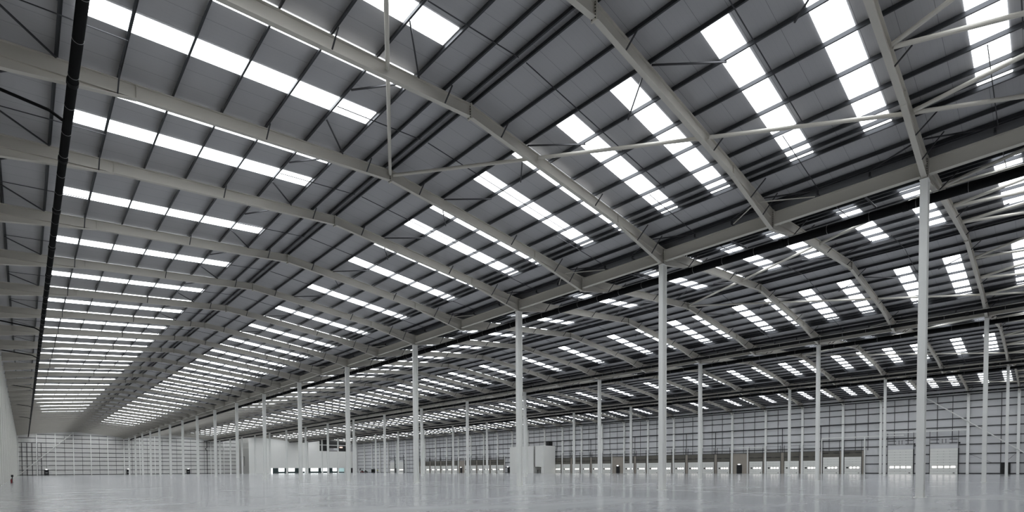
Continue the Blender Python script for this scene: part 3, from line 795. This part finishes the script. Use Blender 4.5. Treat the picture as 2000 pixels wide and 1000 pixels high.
# ------------------------------------------------------------------ small things far away on the floor
def at_floor(u, x):
    lo, hi = 1., 400.
    for _ in range(50):
        m = (lo+hi)/2
        if px((x, m, 0))[0] > u: lo = m
        else: hi = m
    return lo
def machine(u, x, m, lab, flip=1):
    y = at_floor(u, x)
    e = obj('floor_machine', None, (x, y, 0)); tag(e, lab, 'machine')
    obj('chassis', MB().box(-.6, .6, -.9, .9, .25, .7).mesh('chassis', m), (0, 0, 0), e)
    obj('seat', MB().box(-.3, .3, -.25, .25, .7, .95).box(-.3, .3, .2, .3, .95, 1.25).mesh('seat', m_blackdoor), (0, 0, 0), e)
    obj('steering_column', MB().tube((0, -.6, .7), (0, -.45, 1.25), .04, 8).tube((-.2, -.45, 1.25), (.2, -.45, 1.25), .03, 8).mesh('steering_column', m_blackdoor), (0, 0, 0), e)
    wh = MB().tube((-.08, 0, .25), (.08, 0, .25), .25, 14).mesh('wheel', m_blackdoor)
    for sx in (-.55, .55):
        for sy in (-.6, .6): obj('wheel', wh, (sx, sy, 0), e)
machine(707.3, 122., m_red, 'low dark red floor machine parked near the far office corner')
machine(714.2, 122., m_blackdoor, 'low black floor machine parked beside the dark red one')
y = at_floor(729.6, 125.)
e = obj('black_cabinet', None, (125., y, 0)); tag(e, 'black cabinet standing near the far end of the dock wall', 'cabinet')
obj('body', MB().box(-.5, .5, -1.3, 1.3, .05, 1.75).mesh('body', m_blackdoor), (0, 0, 0), e)
obj('door', MB().box(-.53, -.5, -1.2, -.02, .15, 1.65).box(-.53, -.5, .02, 1.2, .15, 1.65).mesh('door', m_black), (0, 0, 0), e)
obj('plinth', MB().box(-.45, .45, -1.2, 1.2, 0, .05).mesh('plinth', m_rod), (0, 0, 0), e)
y = at_floor(702.2, 126.)
o = obj('banner_board', MB().box(-.03, .03, -.1, .9, 0, 2.4).box(-.03, .03, -1.3, -.1, 1.1, 2.3, 1).box(-.02, .02, -.14, -.06, 0, 2.4).mesh('banner_board', m_hat, m_blackdoor), (126., y, 0)); tag(o, 'upright white board with a dark half near the far corner', 'board')
# worker in hi-vis
def person(loc, rz):
    e = obj('person', None, loc, None, rz); tag(e, 'person in yellow-green hi-vis jacket and dark trousers standing by the far dock wall', 'person')
    V = [(0, 0, .98), (0, 0, 1.15), (0, .01, 1.35), (0, .0, 1.48), (0, .0, 1.56), (0, -.02, 1.68),
         (.1, 0, .92), (.12, -.02, .5), (.12, .03, .08), (.13, -.14, .04), (-.1, 0, .92), (-.12, .01, .5), (-.13, .04, .08), (-.14, -.13, .04),
         (.19, 0, 1.43), (.25, .03, 1.15), (.24, -.06, .9), (.23, -.1, .8), (-.19, 0, 1.43), (-.25, .03, 1.15), (-.24, -.05, .9), (-.23, -.08, .8)]
    E = [(0, 1), (1, 2), (2, 3), (3, 4), (4, 5), (0, 6), (6, 7), (7, 8), (8, 9), (0, 10), (10, 11), (11, 12), (12, 13), (3, 14), (14, 15), (15, 16), (16, 17), (3, 18), (18, 19), (19, 20), (20, 21)]
    R = [.15, .14, .16, .11, .06, .1, .1, .07, .05, .045, .1, .07, .05, .045, .07, .05, .04, .035, .07, .05, .04, .035]
    me = bpy.data.meshes.new('body'); me.from_pydata(V, E, []); me.materials.append(m_skin); me.materials.append(m_hivis); me.materials.append(m_navy)
    o = obj('body', me, (0, 0, 0), e)
    md = o.modifiers.new('skin', 'SKIN'); md2 = o.modifiers.new('sub', 'SUBSURF'); md2.levels = 1; md2.render_levels = 1
    for i, r in enumerate(R): me.skin_vertices[0].data[i].radius = (r, r*.8)
    me.skin_vertices[0].data[0].use_root = True
    dg = bpy.context.evaluated_depsgraph_get(); ev = o.evaluated_get(dg); nm = bpy.data.meshes.new_from_object(ev)
    nm.materials.clear()
    for m in (m_skin, m_hivis, m_navy): nm.materials.append(m)
    for p in nm.polygons:
        c = p.center; p.use_smooth = True
        p.material_index = 2 if c.z < .95 and abs(c.x) < .2 else (0 if c.z > 1.52 or c.z < .85 else 1)
    o.modifiers.clear(); o.data = nm
    obj('hard_hat', MB().lathe([(.135, 0), (.13, .05), (.09, .11), (.01, .13)], 14).mesh('hard_hat', m_hat, smooth=True), (0, -.02, 1.70), e)
    obj('face', MB().box(-.02, .02, -.13, -.1, 1.62, 1.67).box(-.05, -.02, -.115, -.1, 1.68, 1.695).box(.02, .05, -.115, -.1, 1.68, 1.695).mesh('face', m_skin), (0, 0, 0), e)
person((126.5, at_floor(737.5, 126.5), 0), math.radians(-60))
# fire point at the left wall
lo, hi = 1., 260.
for _ in range(50):
    m = (lo+hi)/2
    if px((-1.2, m, 0))[0] < 23.3: lo = m
    else: hi = m
y = lo
def extinguisher(y, z, lab):
    e = obj('fire_extinguisher', None, (-1.25, y, z)); tag(e, lab, 'fire extinguisher')
    obj('cylinder', MB().lathe([(.08, 0), (.085, .02), (.085, .42), (.05, .5), (.025, .52)], 14).mesh('cylinder', m_red, smooth=True), (0, 0, 0), e)
    obj('valve', MB().box(-.03, .03, -.02, .02, .52, .58).box(-.02, .12, -.012, .012, .58, .6).mesh('valve', m_blackdoor), (0, 0, 0), e)
    obj('hose', MB().tube((.03, 0, .55), (.12, 0, .45), .015, 6).tube((.12, 0, .45), (.12, 0, .12), .015, 6).mesh('hose', m_blackdoor), (0, 0, 0), e)
extinguisher(y, 0.0, 'dark red fire extinguisher on the floor against the left wall')
o = obj('call_point', MB().box(-.12, .12, -.3, .3, .75, 1.05).box(-.05, .05, -.04, .04, 0, .75).box(-.15, .15, -.15, .15, 0, .03).mesh('call_point', m_blackdoor), (-1.2, y+3.5, 0)); tag(o, 'black box on a short stand at the foot of the left wall', 'box')

# ------------------------------------------------------------------ light
w = bpy.data.worlds.new('world'); S.world = w; w.use_nodes = True
bg = w.node_tree.nodes['Background']; bg.inputs[0].default_value = (.75, .85, 1., 1); bg.inputs[1].default_value = .8
S.cycles.max_bounces = 7; S.cycles.diffuse_bounces = 5; S.cycles.glossy_bounces = 3; S.cycles.transmission_bounces = 2
S.cycles.sample_clamp_indirect = 6.0
S.cycles.caustics_reflective = False
S.view_settings.view_transform = 'Standard'; S.view_settings.look = 'None'
S.view_settings.exposure = 0.0; S.view_settings.gamma = 1.0; S.view_settings.use_curve_mapping = False
